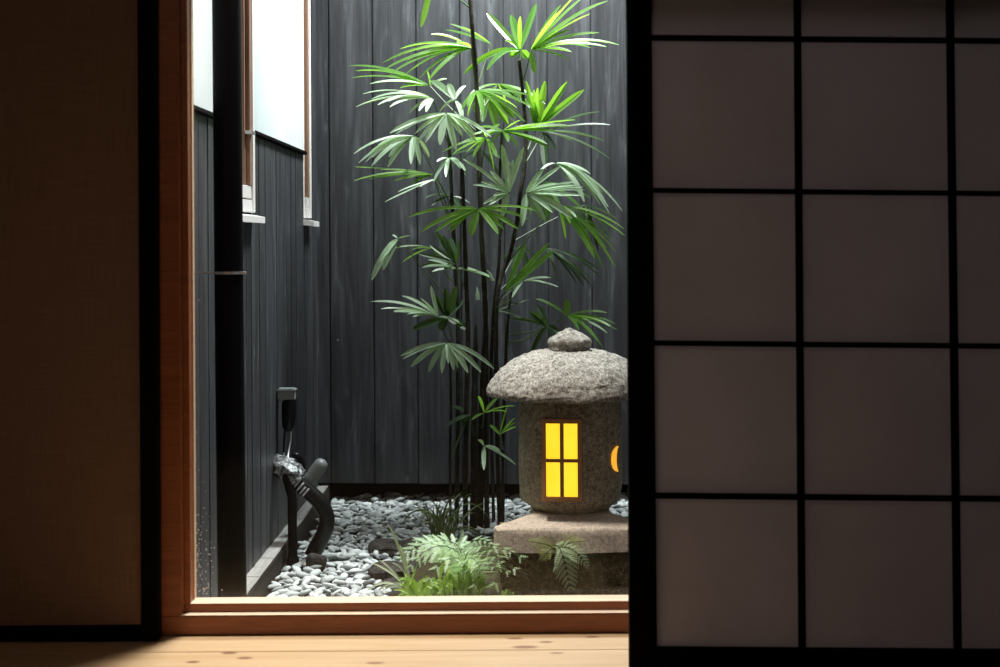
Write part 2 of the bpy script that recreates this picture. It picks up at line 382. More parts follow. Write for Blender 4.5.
# shoji on the right
HY = 2.48
sh = thing('shoji_screen', (.9, HY, 0), 'paper lattice sliding screen with black bars standing right of the garden window', 'shoji screen')
def q(u, v, dy=0): return P(u, v, HY + dy)
def bar(name, pts, d0, d1):
    """pts: four corners (u, v) of the bar's face, clockwise"""
    vs = [q(*p) for p in pts]
    f = [Vector((p.x, HY + d0, p.z)) for p in vs]; b = [Vector((p.x, HY + d1, p.z)) for p in vs]
    return obj(name, MB().add(f + b, [(0, 1, 2, 3), (7, 6, 5, 4), (0, 4, 5, 1), (1, 5, 6, 2), (2, 6, 7, 3), (3, 7, 4, 0)]), M['black_wood'], sh, smooth=False)
TOPV, BOTV = -420, 669.3
def vx(u38, u495, v): return u38 + (u495 - u38) * (v - 38) / 457
def hy(k, u): return 38 + 152.4 * k + (u - 652) * .0095 - .0
RX = 1110
bar('stile', [(vx(626.5, 628.5, TOPV), TOPV), (vx(651, 655, TOPV), TOPV), (vx(651, 655, BOTV), BOTV), (vx(626.5, 628.5, BOTV), BOTV)], -.015, .015)
bar('stile', [(RX, TOPV), (RX + 25, TOPV), (RX + 28, BOTV), (RX + 3, BOTV)], -.015, .015)
bar('rail', [(650, 646.5), (RX + 3, 650), (RX + 3, BOTV), (650, BOTV)], -.014, .014)
bar('rail', [(640, TOPV), (RX + 3, TOPV), (RX + 3, TOPV + 35), (640, TOPV + 30)], -.014, .014)
for a_, b_ in ((797, 800.5), (949.5, 955), (1102, 1108)):
    bar('lattice_bar', [(vx(a_, b_, TOPV) - 3, TOPV), (vx(a_, b_, TOPV) + 3, TOPV), (vx(a_, b_, 650) + 3.2, 648), (vx(a_, b_, 650) - 3.2, 648)], -.011, .003)
for k in range(-3, 4):
    l, r = 650, RX + 3
    if hy(k, l) > 640: continue
    bar('lattice_bar', [(l, hy(k, l) - 2.6), (r, hy(k, r) - 2.6), (r, hy(k, r) + 2.6), (l, hy(k, l) + 2.6)], -.009, .003)
pp = [q(640, TOPV + 10), q(RX + 10, TOPV + 10), q(RX + 10, 655), q(640, 655)]
pp = [Vector((p.x, HY + .0035, p.z)) for p in pp]
obj('paper', MB().add(pp + [p + Vector((0, .0004, 0)) for p in pp], [(0, 1, 2, 3), (7, 6, 5, 4)]), M['paper'], sh, smooth=False)

# ------------------------------------------------------------------ the courtyard shell
XW, YB = -.76, 5.30
gr = MB(); nx, ny = 50, 60
for j in range(ny + 1):
    for i in range(nx + 1):
        x = -.9 + 2.4 * i / nx; yv = 2.84 + 2.75 * j / ny
        gr.v.append(Vector((x, yv, G - .022 + .006 * noise.noise(Vector((x * 9, yv * 9, 0))))))
gr.f = [(j * (nx + 1) + i, j * (nx + 1) + i + 1, (j + 1) * (nx + 1) + i + 1, (j + 1) * (nx + 1) + i) for j in range(ny) for i in range(nx)]
obj('garden_ground', gr, M['soil'], kind='structure')
# back wall of wide upright boards, seams every 0.167 m
bw = MB(); sb = 43.75 * YB / F; xs0 = P(373, 200, YB).x
zb = P(400, 482, YB).z
for i in range(-2, 12):
    a0 = xs0 + i * sb; a1 = a0 + sb
    a0 = max(a0, XW - .02)
    if a1 < XW: continue
    dz = .012 * ((a0 + a1) / 2)
    bw.box((a0 + .0015, YB + R.uniform(0, .0015), zb - dz - .012), (a1 - .0015, YB + .03, 2.3), .003)
bw.box((XW - .05, YB + .03, zb + .02), (1.6, YB + .06, 2.3))
struct('wall_back', bw, M['char_back'], smooth=True)
struct('wall_foundation', MB().box((XW - .1, YB + .22, G - .1), (1.6, YB + .3, zb + .05)).box((XW - .1, YB + .03, zb + .021), (1.6, YB + .25, zb + .06)), M['void'])
# right garden wall, out of sight behind the screen
rwl = MB()
for i in range(16): rwl.box((1.15, 2.86 + i * .155, G - .05), (1.19, 3.012 + i * .155, 2.3), .002)
struct('wall_garden_right', rwl, M['char_left'])
# left wall: charred boards below, white plaster above, two recessed windows
ZP = H + .405 * (-XW)        # lower edge of the plaster
W1, W2 = (3.66, 3.985), (4.98, 5.085)
ZS = .85
def solid(y0, y1, z0, z1, mb, x1, x0=XW - .06, bev=0): mb.box((x0, y0, z0), (x1, y1, z1), bev)
bl = MB(); yv = 2.84
while yv < YB + .05:
    y1 = min(yv + .098, YB + .05)
    top = ZP
    # boards beside the windows stop at the sills
    segs = []
    cuts = sorted(set([yv, y1] + [c for w_ in (W1, W2) for c in w_ if yv < c < y1]))
    for a, b in zip(cuts[:-1], cuts[1:]):
        m_ = (a + b) / 2
        inw = any(w_[0] < m_ < w_[1] for w_ in (W1, W2))
        d = R.uniform(-.002, .001)
        bl.box((XW - .04, a + .001, G - .06), (XW + d, b - .001, ZS - .02 if inw else (2.3 if m_ > W2[1] else ZP)), .002)
    yv = y1
struct('wall_garden_left', bl, M['char_left'], smooth=True)
pl = MB()
for y0, y1 in ((2.84, W1[0]), (W1[1], W2[0])):
    solid(y0, y1, ZP + .0, 2.3, pl, XW - .004)
for y0, y1 in (W1, W2): solid(y0, y1, 1.9, 2.3, pl, XW - .004)
struct('wall_plaster', pl, M['plaster'])
fm = MB()
for y0, y1 in ((2.84, W1[0]), (W1[1] + .012, W2[0])):
    fm.box((XW - .03, y0, ZP - .002), (XW + .014, y1, ZP + .010), .002)
struct('trim_1', fm, M['black_wood'], smooth=True)
fnd = MB(); fnd.box((XW - .02, 2.84, G - .03), (-.72, YB + .1, -.173), .004)
struct('trim_2', fnd, m_wood('grey_weathered_ledger', (.022, .018, .016, 1), (.055, .05, .045, 1), 'y', .8, spec=.1), smooth=True)
lc = MB()
for i in range(22):
    lc.box((XW - .01, 2.84 + i * .115, -.173), (-.7215 + R.uniform(-.003, .001), 2.955 + i * .115, -.168 + R.uniform(-.001, .001)), .0015)
lc.rough(.002, 30)
struct('trim_3', lc, m_wood('lit_ledger_top', (.22, .22, .21, 1), (.5, .49, .46, 1), 'y', .5), smooth=True)  # ledger top coloured paler to stand for light grazing it
struct('wall_outside_left', MB().box((XW - .18, 2.84, G - .1), (XW - .1, YB + .3, 2.3)), M['void'])
for k, (y0, y1) in enumerate((W1, W2)):
    o = thing('window_%d' % (k + 2), (XW, (y0 + y1) / 2, ZS), kind='structure')
    xr_ = XW + .012
    # white casing: far and near uprights and two bottom rails
    obj('casing', MB().box((XW - .05, y1 - .028, ZS), (xr_, y1 + .006, 1.9), .002), M['white_frame'], o)
    obj('casing', MB().box((XW - .05, y0 - .006, ZS), (XW, y0 + .02, 1.9), .002), M['white_frame'], o)
    obj('bottom_rail', MB().box((XW - .05, y0 + .02, ZS), (xr_ - .002, y1 - .028, ZS + .035), .002), M['white_frame'], o)
    obj('bottom_rail', MB().box((XW - .05, y0 + .03, ZS + .038), (xr_ - .003, y1 - .04, ZS + .075), .002), M['white_frame'], o)
    obj('sash', MB().box((XW - .045, y1 - .065, ZS + .075), (xr_ - .0015, y1 - .03, 1.9), .001).box((XW - .045, y1 - .09, ZS + .075), (xr_ - .012, y1 - .075, 1.9), .002)
        .box((XW - .045, y0 + .03, ZS + .075), (XW - .02, y0 + .05, 1.9), .002).box((XW - .045, y0 + .03, 1.84), (XW - .006, y1 - .03, 1.9), .002), M['window_cedar'], o)
    obj('blind', MB().box((XW - .044, y0 + .05, ZS + .075), (XW - .038, y1 - .09, 1.84)), M['frosted'], o, smooth=False)
    if k == 0: obj('latch', MB().box((xr_ - .012, y1 - .085, 1.070), (xr_ + .010, y1 - .04, 1.079), .001), M['steel'], o)
    obj('sill', MB().add([(XW - .03, y0 - .01, ZS), (XW - .03, y1 + .02, ZS), (XW + .037, y1 + .02, ZS - .012), (XW + .037, y0 - .01, ZS - .012),
                          (XW - .03, y0 - .01, ZS - .022), (XW - .03, y1 + .02, ZS - .022), (XW + .037, y1 + .02, ZS - .03), (XW + .037, y0 - .01, ZS - .03)],
                         [(0, 3, 2, 1), (4, 5, 6, 7), (0, 1, 5, 4), (1, 2, 6, 5), (2, 3, 7, 6), (3, 0, 4, 7)]), M['white_frame'], o, smooth=False)

# ------------------------------------------------------------------ downpipe
DY = 3.20
c = P(229.2, 300, DY)
dp = thing('downpipe', (c.x, DY, G - .02), 'thick black downpipe standing against the left garden wall', 'downpipe')
top = P(228.5, -150, DY); bot = Vector((c.x, DY, G - .02))
obj('pipe', MB().tube([bot + Vector((.004, 0, 0)), Vector((c.x, DY, .5)), Vector((c.x - .004, DY, 2.25))], .0328, 32), M['black_pipe'], dp)
zc = H - (271 - VPY) * DY / F
br = MB().lathe([(.0325, -.003), (.0352, -.003), (.0352, .003), (.0325, .003)], (c.x, DY, zc), 32)
br.box((XW - .01, DY + .005, zc - .002), (c.x - .032, DY + .012, zc + .002), .0008)
br.box((c.x + .030, DY - .012, zc - .004), (c.x + .041, DY - .002, zc + .003), .001)
obj('clamp', br, M['steel'], dp, label='thin metal pipe clamp')

# ------------------------------------------------------------------ tap, hose and pipes on the left wall
ob = thing('outdoor_socket', P(289, 394, 4.41), 'small grey weatherproof socket box on the left wall, above the taped pipe joint', 'socket')
a = P(283, 388, 4.41); b = P(296.5, 400, 4.41)
bb = MB().box((XW + .002, 4.39, b.z), (b.x - .004, 4.43, a.z), .004)
bb.box((XW + .002, 4.385, a.z - .008), (b.x, 4.435, a.z - .002), .003)
obj('cover', bb, M['grey_plastic'], ob)
cx_ = P(289, 415, 4.41)
obj('plug_housing', MB().tube([P(289.5, 399, 4.41), P(289, 405, 4.41), P(289, 418, 4.41), P(288.5, 426, 4.41), P(288.5, 431, 4.41)], [.021, .023, .023, .020, .012], 20), M['black_rubber'], ob)
obj('cord', MB().tube(spline([P(291, 429, 4.41), P(290.5, 440, 4.41), P(288.5, 452, 4.39), P(287, 463, 4.36)]), .0032, 8), M['steel'], ob, label='thin silvery cord')
obj('cord', MB().tube(spline([P(285, 430, 4.42), P(284, 445, 4.42), P(284, 458, 4.39), P(286, 466, 4.37)]), .0035, 8), M['black_rubber'], ob, label='black cord')
hs = thing('bent_drain_hose', P(316, 558, 4.32), 'thick bent black drain hose ending in the pebbles below the socket', 'hose')
Yh = 4.32
obj('hose', MB().tube(spline([P(280, 468, Yh + .03), P(292, 478, Yh), P(308, 491, Yh), P(321, 504, Yh), P(327, 519, Yh), P(324, 533, Yh), P(317, 546, Yh), P(312, 556, Yh)], 6), .0245, 20), M['black_rubber'], hs)
jm = MB().tube(spline([P(277, 462, Yh + .06), P(283, 468, Yh + .02), P(291, 473, Yh - .005), P(298, 480, Yh - .005)], 5), [.022, .028, .032, .033, .034, .036, .037, .036, .037, .038, .037, .036, .036, .035, .034, .03][:16], 20)
jm.rough(.009, 60)
obj('taped_joint', jm, M['foil'], hs, label='crumpled silver tape around the joint')
cl = MB()
for k, (u, v) in enumerate(((297, 484), (300, 487), (303, 490), (306, 492))):
    p = P(u, v, Yh); d = (P(u + 12, v + 10, Yh) - p).normalized()
    cl.tube([p - d * .003, p + d * .003], .031 - .0008 * k, 18)
obj('hose_clip', cl, M['steel'], hs, label='ridged metal hose clips')
lo = thing('grey_waste_pipe', P(303, 494, 4.42), 'dark grey round-capped pipe slanting up behind the black hose', 'pipe')
Yp = 4.42
obj('pipe', MB().tube([P(301, 493, Yp), P(305, 487, Yp), P(320, 466, Yp), P(322, 463, Yp), P(323.5, 461, Yp), P(324.3, 459.8, Yp)], [.023, .023, .023, .0215, .015, .004], 20), M['pvc'], lo)
d = (P(320, 466, Yp) - P(305, 487, Yp)).normalized(); p = P(311, 478.5, Yp)
obj('collar', MB().tube([p - d * .006, p + d * .006], .0255, 20), M['pvc'], lo)
obj('vent_cable', MB().tube(spline([P(292, 456, 4.40), P(297, 455.5, 4.40), P(302, 462, 4.41), P(304, 474, 4.42), P(304, 486, 4.42)]), .009, 12), M['black_rubber'], lo, label='short looped black cable')
vt = thing('supply_pipe', Vector((-.69, 4.27, G)), 'thin dark upright pipe running down from the joint to the pebbles', 'pipe')
obj('pipe', MB().tube([Vector((-.692, 4.27, G - .02)), Vector((-.694, 4.275, -.02)), P(285, 470, 4.3)], .0145, 16), M['black_pipe'], vt)
obj('foot_collar', MB().lathe([(.018, -.02), (.021, -.01), (.019, .02), (.0155, .028)], (-.692, 4.27, G), 20), M['black_pipe'], vt)

# ------------------------------------------------------------------ stone lantern
LX, LY = .145, 3.80
ln = thing('stone_lantern', (LX, LY, G - .02), 'grey stone garden lantern with a domed roof and glowing yellow window', 'lantern')
# pedestal
pd = MB()
bmp = bmesh.new(); bmesh.ops.create_cube(bmp, size=1); bmesh.ops.subdivide_edges(bmp, edges=bmp.edges[:], cuts=14, use_grid_fill=True); bmp.verts.index_update()
pd.add([Vector((LX + v.co.x * .385, 3.795 + v.co.y * .33, -.147 + v.co.z * .214)) for v in bmp.verts], [tuple(x.index for x in f.verts) for f in bmp.faces]); bmp.free()
pd.rough(.016, 14, 3).rough(.006, 45, 8)
obj('pedestal', pd, M['pedestal'], ln, label='rough brown stone block')
# slab with hipped top
def ring(w0, y0, y1, z, sh_):
    return [(LX + x * w0, yv, z) for x, yv in sh_]
out = [(-.207, 3.60), (-.1, 3.597), (0, 3.596), (.1, 3.597), (.2, 3.60), (.2, 3.635), (.11, 3.74), (.11, 3.93), (-.11, 3.93), (-.11, 3.74), (-.207, 3.635)]
inn = [(-.094, 3.705), (-.05, 3.70), (0, 3.70), (.05, 3.70), (.094, 3.705), (.1, 3.72), (.104, 3.75), (.104, 3.92), (-.104, 3.92), (-.104, 3.75), (-.1, 3.72)]
n_ = len(out); sbm = bmesh.new()
lv = []
for z, shp in ((-.044, out), (.014, out), (.019, [(x * .985, yv + (.004 if yv < 3.7 else -.002)) for x, yv in out]), (.036, inn)):
    lv.append([sbm.verts.new((LX + x, yv, z)) for x, yv in shp])
for a, b in zip(lv[:-1], lv[1:]):
    for i in range(n_): sbm.faces.new((a[i], a[(i + 1) % n_], b[(i + 1) % n_], b[i]))
sbm.faces.new(lv[-1]); sbm.faces.new(lv[0][::-1])
bmesh.ops.bevel(sbm, geom=[e for e in sbm.edges if abs(e.verts[0].co.z - e.verts[1].co.z) > .01 and e.verts[0].co.z < .02 and abs(e.verts[0].co.x - LX) > .19], offset=.006, segments=3, affect='EDGES')
bmesh.ops.triangulate(sbm, faces=sbm.faces[:]); bmesh.ops.subdivide_edges(sbm, edges=sbm.edges[:], cuts=3, use_grid_fill=True); sbm.verts.index_update()
sm = MB().add([v.co.copy() for v in sbm.verts], [tuple(x.index for x in f.verts) for f in sbm.faces]); sbm.free()
sm.rough(.003, 30, 2)
obj('base_slab', sm, M['slab'], ln, label='pale pinkish stone slab')
# fire box: rounded body
body = MB().lathe([(.098, .026), (.108, .04), (.136, .062), (.1405, .10), (.1415, .16), (.141, .24), (.1395, .30), (.134, .345), (.12, .352)], (LX, LY, 0), 96)
body.rough(.0035, 22, 5).rough(.0015, 90, 1)
obj('fire_box', body, M['lantern_body'], ln, label='mossy brown rounded stone fire box')
prof = [(.12, .343), (.19, .342), (.219, .345), (.2275, .351), (.2285, .358), (.224, .37), (.213, .388), (.196, .408), (.172, .428), (.142, .446), (.105, .459), (.07, .466), (.035, .468), (.01, .468)]
fine = []
for (r0, z0), (r1, z1) in zip(prof[:-1], prof[1:]):
    for k in range(4): t = k / 4; fine.append((r0 + (r1 - r0) * t, z0 + (z1 - z0) * t))
fine.append(prof[-1])
roof = MB().lathe(fine, (LX, LY, 0), 160)
roof.rough(.0035, 14, 11).rough(.0035, 60, 4).rough(.003, 150, 2)
obj('roof', roof, M['lantern'], ln, label='domed grey granite roof')
kn = [(.03, .462), (.052, .464), (.056, .469), (.0565, .476), (.0575, .4775), (.0605, .484), (.060, .490), (.055, .497), (.046, .5035), (.034, .5105), (.021, .5175), (.011, .523), (.004, .5265), (.001, .527)]
fine = []
for (r0, z0), (r1, z1) in zip(kn[:-1], kn[1:]):
    for k in range(3): t = k / 3; fine.append((r0 + (r1 - r0) * t, z0 + (z1 - z0) * t))
fine.append(kn[-1])
knob = MB().lathe(fine, (LX, LY, 0), 64); knob.rough(.0022, 60, 4).rough(.0018, 150, 2)
obj('finial', knob, M['lantern'], ln, label='pointed stone knob')
# window of the lantern, facing slightly left
WY = 3.645
def wp(u, v, dy=0): return P(u, v, WY + dy)
tilt = math.radians(-6)
a, b = wp(541.5, 419), wp(582.5, 501)
wcx, hw, wz0, wz1 = (a.x + b.x) / 2, (b.x - a.x) / 2, b.z, a.z
Mr = Matrix.Translation((wcx, WY + .003, 0)) @ Matrix.Rotation(tilt, 4, 'Z')
def wbox(x0_, x1_, y0_, y1_, z0_, z1_, bev=.0012):
    mb = MB().box((x0_, y0_, z0_), (x1_, y1_, z1_), bev); mb.v = [Mr @ p for p in mb.v]; return mb
ft = .0115
fr = wbox(-hw, -hw + ft, -.012, .03, wz0, wz1)
for args in ((hw - ft, hw, -.012, .03, wz0, wz1), (-hw + ft, hw - ft, -.011, .03, wz1 - ft, wz1), (-hw + ft, hw - ft, -.011, .03, wz0, wz0 + ft)):
    m2 = wbox(*args); fr.add(m2.v, m2.f)
lf = obj('window_frame', fr, M['glow_amber_wood'], ln, label='small brown wooden window frame')
mz = H - (461 - VPY) * WY / F
mu = wbox(-.005, .005, -.006, .006, wz0 + ft, wz1 - ft); m2 = wbox(-hw + ft, hw - ft, -.005, .006, mz - .0045, mz + .0045); mu.add(m2.v, m2.f)
obj('muntin', mu, M['glow_amber_wood'], lf)
for x0_, x1_ in ((-hw + ft, -.005), (.005, hw - ft)):
    for z0_, z1_ in ((wz0 + ft, mz - .0045), (mz + .0045, wz1 - ft)):
        obj('pane', wbox(x0_, x1_, -.001, .003, z0_, z1_, 0), M['lit'], lf, smooth=False)
# crescent moon opening on the right of the body
cr = MB(); n = 16; Rm = .034; zc = H - (455.5 - VPY) * LY / F
def onbody(ang, z, off): return Vector((LX + (.142 + off) * math.sin(ang), LY - (.142 + off) * math.cos(ang), z))
pts_o, pts_i = [], []
for k in range(n + 1):
    t = math.pi * (-.5 + k / n)
    so = -Rm * math.cos(t); zo = Rm * math.sin(t)
    si = -Rm * .42 * math.cos(t)
    a0 = math.radians(62)
    pts_o.append((a0 + so / .142, zc + zo)); pts_i.append((a0 + si / .142, zc + zo))
vs = [onbody(a, z, .0035) for a, z in pts_o] + [onbody(a, z, .0035) for a, z in pts_i] + [onbody(a, z, -.006) for a, z in pts_o] + [onbody(a, z, -.006) for a, z in pts_i]
m1 = n + 1; fs = []
for k in range(n):
    fs += [(k, k + 1, m1 + k + 1, m1 + k), (2 * m1 + k, 3 * m1 + k, 3 * m1 + k + 1, 2 * m1 + k + 1), (k, 2 * m1 + k, 2 * m1 + k + 1, k + 1), (m1 + k, m1 + k + 1, 3 * m1 + k + 1, 3 * m1 + k)]
obj('moon_opening', MB().add(vs, fs), M['lit2'], ln, smooth=False, label='glowing crescent opening')

# ------------------------------------------------------------------ rocks, moss bed
def rock(name, u0, u1, vt, vb, label, seed, m='dark_rock', dep=.11, layer=True):
    Y = F * (H - G) / (vb - VPY) + .02
    Y = min(Y, 4.6)
    a = P(u0, vb, Y); b = P(u1, vt, Y)
    cx_, hwid = (a.x + b.x) / 2, (b.x - a.x) / 2
    z0_ = G - .03; z1_ = P((u0 + u1) / 2, vt, Y + dep).z
    z1_ = max(z1_, G + .012)
    bm = bmesh.new(); bmesh.ops.create_icosphere(bm, subdivisions=4, radius=1)
    vs = []
    for v in bm.verts:
        c_ = v.co; f = lambda t: math.copysign(abs(t) ** .42, t)
        p = Vector((f(c_.x) * hwid, f(c_.y) * dep, f(c_.z) * (z1_ - z0_) / 2))
        nn = noise.noise(p * 14 + Vector((seed, 0, 0))); p += c_.normalized() * nn * .022
        if layer: p.y += .006 * math.sin(p.z * 260 + nn * 3)
        vs.append(p + Vector((cx_, Y + dep * .8, (z0_ + z1_) / 2)))
    bm.verts.index_update(); mb = MB().add(vs, [tuple(x.index for x in f.verts) for f in bm.faces]); bm.free()
    return obj(name, mb, M[m], label=label, cat='rock', group='dark rocks edging the planting', org=(cx_, Y + dep * .8, G))
rock('edging_rock', 365, 418, 541, 555, 'dark flat rock edging the planting, farthest back of the edging rocks', 1, dep=.06)
rock('edging_rock', 370, 415, 562, 579, 'dark layered rock edging the planting, middle one of the left row', 4, dep=.07)
rock('edging_rock', 382, 440, 583, 597, 'dark reddish rock edging the planting, nearest the window sill', 7, dep=.09)
rock('hose_rock', 309, 326, 556, 568, 'small dark rock lying under the end of the black drain hose', 12, dep=.022, layer=False)

ms = MB(); nx, ny = 60, 70
def mound(x, yv):
    cxm, cym, rx, ry = .02, 4.12, .42, .62
    d = math.sqrt(((x - cxm) / rx) ** 2 + ((yv - cym) / ry) ** 2) + .10 * noise.noise(Vector((x * 5, yv * 5, 3)))
    hgt = max(0, 1 - d ** 3)
    return G - .035 + .075 * hgt ** .6 + .010 * noise.noise(Vector((x * 30, yv * 30, 0))) * hgt
for j in range(ny + 1):
    for i in range(nx + 1):
        x = -.45 + .95 * i / nx; yv = 3.45 + 1.35 * j / ny; ms.v.append(Vector((x, yv, mound(x, yv))))
ms.f = [(j * (nx + 1) + i, j * (nx + 1) + i + 1, (j + 1) * (nx + 1) + i + 1, (j + 1) * (nx + 1) + i) for j in range(ny) for i in range(nx)]
obj('moss_bed', ms, M['moss'], kind='stuff', label='brown and olive mossy planting bed around the palm canes', cat='moss', org=(.02, 4.1, G))

# ------------------------------------------------------------------ pebbles
RP = random.Random(21)
def pebble_shape(seed, sub=2):
    bm = bmesh.new(); bmesh.ops.create_icosphere(bm, subdivisions=sub, radius=1); bm.verts.index_update()
    vs = []
    for v in bm.verts:
        p = v.co.copy(); k = 1 + .22 * noise.noise(p * 1.1 + Vector((seed * 5.1, 0, 0)))
        vs.append(Vector((p.x * k, p.y * k * .56, p.z * k * .30)))
    fs = [tuple(x.index for x in f.verts) for f in bm.faces]; bm.free(); return vs, fs
shapes = [pebble_shape(i) for i in range(9)]
meshes = []
for i, (vs, fs) in enumerate(shapes):
    me = bpy.data.meshes.new('pebble'); me.from_pydata([tuple(v) for v in vs], [], fs)
    me.polygons.foreach_set('use_smooth', [True] * len(me.polygons)); me.materials.append(M['pebble'])
    at = me.attributes.new('tone', 'FLOAT', 'POINT'); at.data.foreach_set('value', [0.0] * len(vs)); meshes.append(me)
cells = []
st = .0225; yv = 3.55; row = 0
while yv < 5.42:
    x = -.712 + (row % 2) * st * .7
    while x < .62:
        px, py = x + RP.uniform(-.008, .008), yv + RP.uniform(-.007, .007)
        inb = mound(px, py) > G - .012
        if not inb and not (abs(px - LX) < .22 and 3.58 < py < 4.0) and px > -.708: cells.append((px, py))
        x += st * 1.45
    yv += st; row += 1
def vis(px, py):
    u = VPX + px * F / py; v = VPY + (H - G) * F / py
    return 250 < u < 632 and v < 601 and not (515 < u < 612)
front = sorted([c for c in cells if vis(*c) and c[1] > 3.8 and c[0] < -.2], key=lambda c: c[1])
near = set(front[:300])
def pose(px, py):
    s = RP.uniform(.0150, .0245)
    M_ = Matrix.Translation((px, py, G - .004 + RP.uniform(-.008, .010))) @ Matrix.Rotation(RP.uniform(0, 6.28), 4, 'Z') @ Matrix.Rotation(RP.uniform(-.75, .75), 4, 'X') @ Matrix.Rotation(RP.uniform(-.4, .4), 4, 'Y') @ Matrix.Diagonal((s, s * RP.uniform(.8, 1.15), s * RP.uniform(.9, 1.3), 1))
    return M_
rest = MB(); tones = []
for cc in cells:
    M_ = pose(*cc); k = RP.randrange(9)
    if cc in near:
        o = bpy.data.objects.new('pebble', meshes[k]); C.objects.link(o); o.matrix_world = M_
        tag(o, 'smooth grey river pebble in the gravel left of the planting, nearest the window', 'pebble', 'pebbles of the gravel bed near the window')
    else:
        vs, fs = shapes[k]; rest.add([M_ @ v for v in vs], fs); tones += [RP.random()] * len(vs)
g = obj('pebble_gravel', rest, M['pebble'], label='pale grey pebble gravel covering the far garden floor', cat='gravel', kind='stuff', org=(0, 4.8, G))
at = g.data.attributes.new('tone', 'FLOAT', 'POINT'); at.data.foreach_set('value', tones)

# ------------------------------------------------------------------ palm
PY = 4.80
RL = random.Random(5)
palm = thing('lady_palm', P(480, 527, PY), 'tall lady palm with thin dark canes and fan leaves by the back wall', 'palm')
STEMS = {
 'a': ([(469, -90), (470, -10), (472, 25), (475, 60), (477, 95), (479, 150), (481, 220), (484, 280), (486, 340), (486, 420), (487, 529)], 4.80, .0092),
 'b': ([(448, 118), (450, 160), (452, 200), (455, 260), (458, 320), (458, 400), (456, 529)], 4.86, .0080),
 'c': ([(462, 165), (464, 220), (466, 280), (468, 340), (466, 420), (465, 527)], 4.72, .0085),
 'd': ([(519, 60), (523, 95), (526, 135), (524, 170), (520, 195), (517, 220), (511, 250), (503, 272), (498, 292), (496, 330), (497, 420), (500, 529)], 4.76, .0078),
 'e': ([(502, 132), (500, 170), (500, 215), (499, 260), (493, 320), (491, 400), (494, 529)], 4.90, .0060),
 'f': ([(476, 325), (475, 380), (474, 440), (473, 529)], 4.78, .0125),
 'g': ([(487, 300), (484, 360), (481, 440), (480, 529)], 4.84, .0120),
 'h': ([(512, 285), (508, 320), (505, 380), (503, 450), (503, 529)], 4.86, .0060),
 'i': ([(449, 340), (451, 400), (450, 460), (451, 527)], 4.88, .0050),
}
SP = {}
for k, (pts, Y, r) in STEMS.items():
    w3 = []
    for i, (u, v) in enumerate(pts):
        yy = Y + .03 * math.sin(i * 1.3 + ord(k))
        w3.append(P(u, v, yy))
    foot = w3[-1].copy(); foot.z = min(foot.z, G - .01); w3[-1] = Vector((w3[-1].x, Y, G - .02))
    sp = spline(w3, 7); SP[k] = sp
    rad = [r * (.72 + .28 * i / len(sp)) * (1 + .10 * math.sin(i * 2.3) + .12 * RL.random()) for i in range(len(sp))]
    if k in 'fg': rad = [q_ * (.35 + .65 * min(1, i / 5)) for i, q_ in enumerate(rad)]
    obj('cane', MB().tube(sp, rad, 10), M['stem'], palm)
def on_stem(k, v):
    best = min(SP[k], key=lambda p: abs((VPY + (H - p.z) * F / p.y) - v)); return best

def leaflet(mb, h, t, wd, bend, nrm, seg=9, fold=.28):
    d = t - h; L = d.length
    mid = h + d * .5 + Vector((0, 0, bend * L)) ; pts = []
    for i in range(seg + 1):
        s = i / seg; pts.append(h * (1 - s) ** 2 + mid * 2 * s * (1 - s) + t * s * s)
    base = len(mb.v)
    for i, p in enumerate(pts):
        s = i / seg
        tg = (pts[min(i + 1, seg)] - pts[max(i - 1, 0)]).normalized()
        side = tg.cross(nrm)
        if side.length < 1e-3: side = tg.orthogonal()
        side.normalize(); nn = side.cross(tg).normalized()
        w_ = .86 * wd * (.34 + .66 * s / .3 if s < .3 else (1.0 if s < .65 else 1 - .62 * ((s - .65) / .35) ** 1.8))
        if i == seg: w_ *= .55
        mb.v += [p + side * w_ / 2 + nn * w_ * fold, p, p - side * w_ / 2 + nn * w_ * fold]
    for i in range(seg):
        a = base + i * 3
        mb.f += [(a, a + 3, a + 4, a + 1), (a + 1, a + 4, a + 5, a + 2)]

def frond(hub, stem, tips, m='palm', dY=0.0, w=6.2, bend=.10, nrm=None, spread=.10, drop=45, label=None):
    hY = PY + dY; h = P(hub[0], hub[1], hY); mb = MB()
    px = hY / F
    if nrm is None: nrm = Vector((RL.uniform(-.25, .25), -.62, .80))
    nt = len(tips); tips = list(tips)
    if nt >= 6 and m != 'palm_dark':
        for _ in range(3):          # shorter blades filling the fan
            i = RL.randrange(nt - 1); a_, b_ = tips[i], tips[i + 1]; f = RL.uniform(.35, .65); k = RL.uniform(.72, .92)
            tu, tv = a_[0] + (b_[0] - a_[0]) * f - hub[0], a_[1] + (b_[1] - a_[1]) * f - hub[1]
            if math.hypot(tu, tv) > 18: tips.append((hub[0] + tu * k, hub[1] + tv * k, w * .8))
    for i, tp in enumerate(tips):
        ww = tp[2] if len(tp) > 2 else w
        bn = tp[3] if len(tp) > 3 else bend
        tY = hY + RL.uniform(-spread, spread) - .02
        t = P(tp[0], tp[1], tY)
        h2 = h + (t - h).normalized() * .004
        n2 = (nrm + Vector((RL.uniform(-.3, .3), RL.uniform(-.15, .15), RL.uniform(-.15, .15)))).normalized()
        leaflet(mb, h2, t, ww * px * RL.uniform(.9, 1.12), bn * RL.uniform(.8, 1.2), n2)
    o = obj('fan_leaf', mb, M[m], palm, label=label)
    if stem:
        s = on_stem(stem, hub[1] + drop)
        mid = (s + h) / 2 + Vector((0, 0, -.02 + .03 * RL.random()))
        obj('leaf_stalk', MB().tube(spline([s, mid, h], 4), [.0030, .0029, .0027, .0025, .0023, .0022, .0021, .002, .002], 6), M['petiole'], o)
    return o

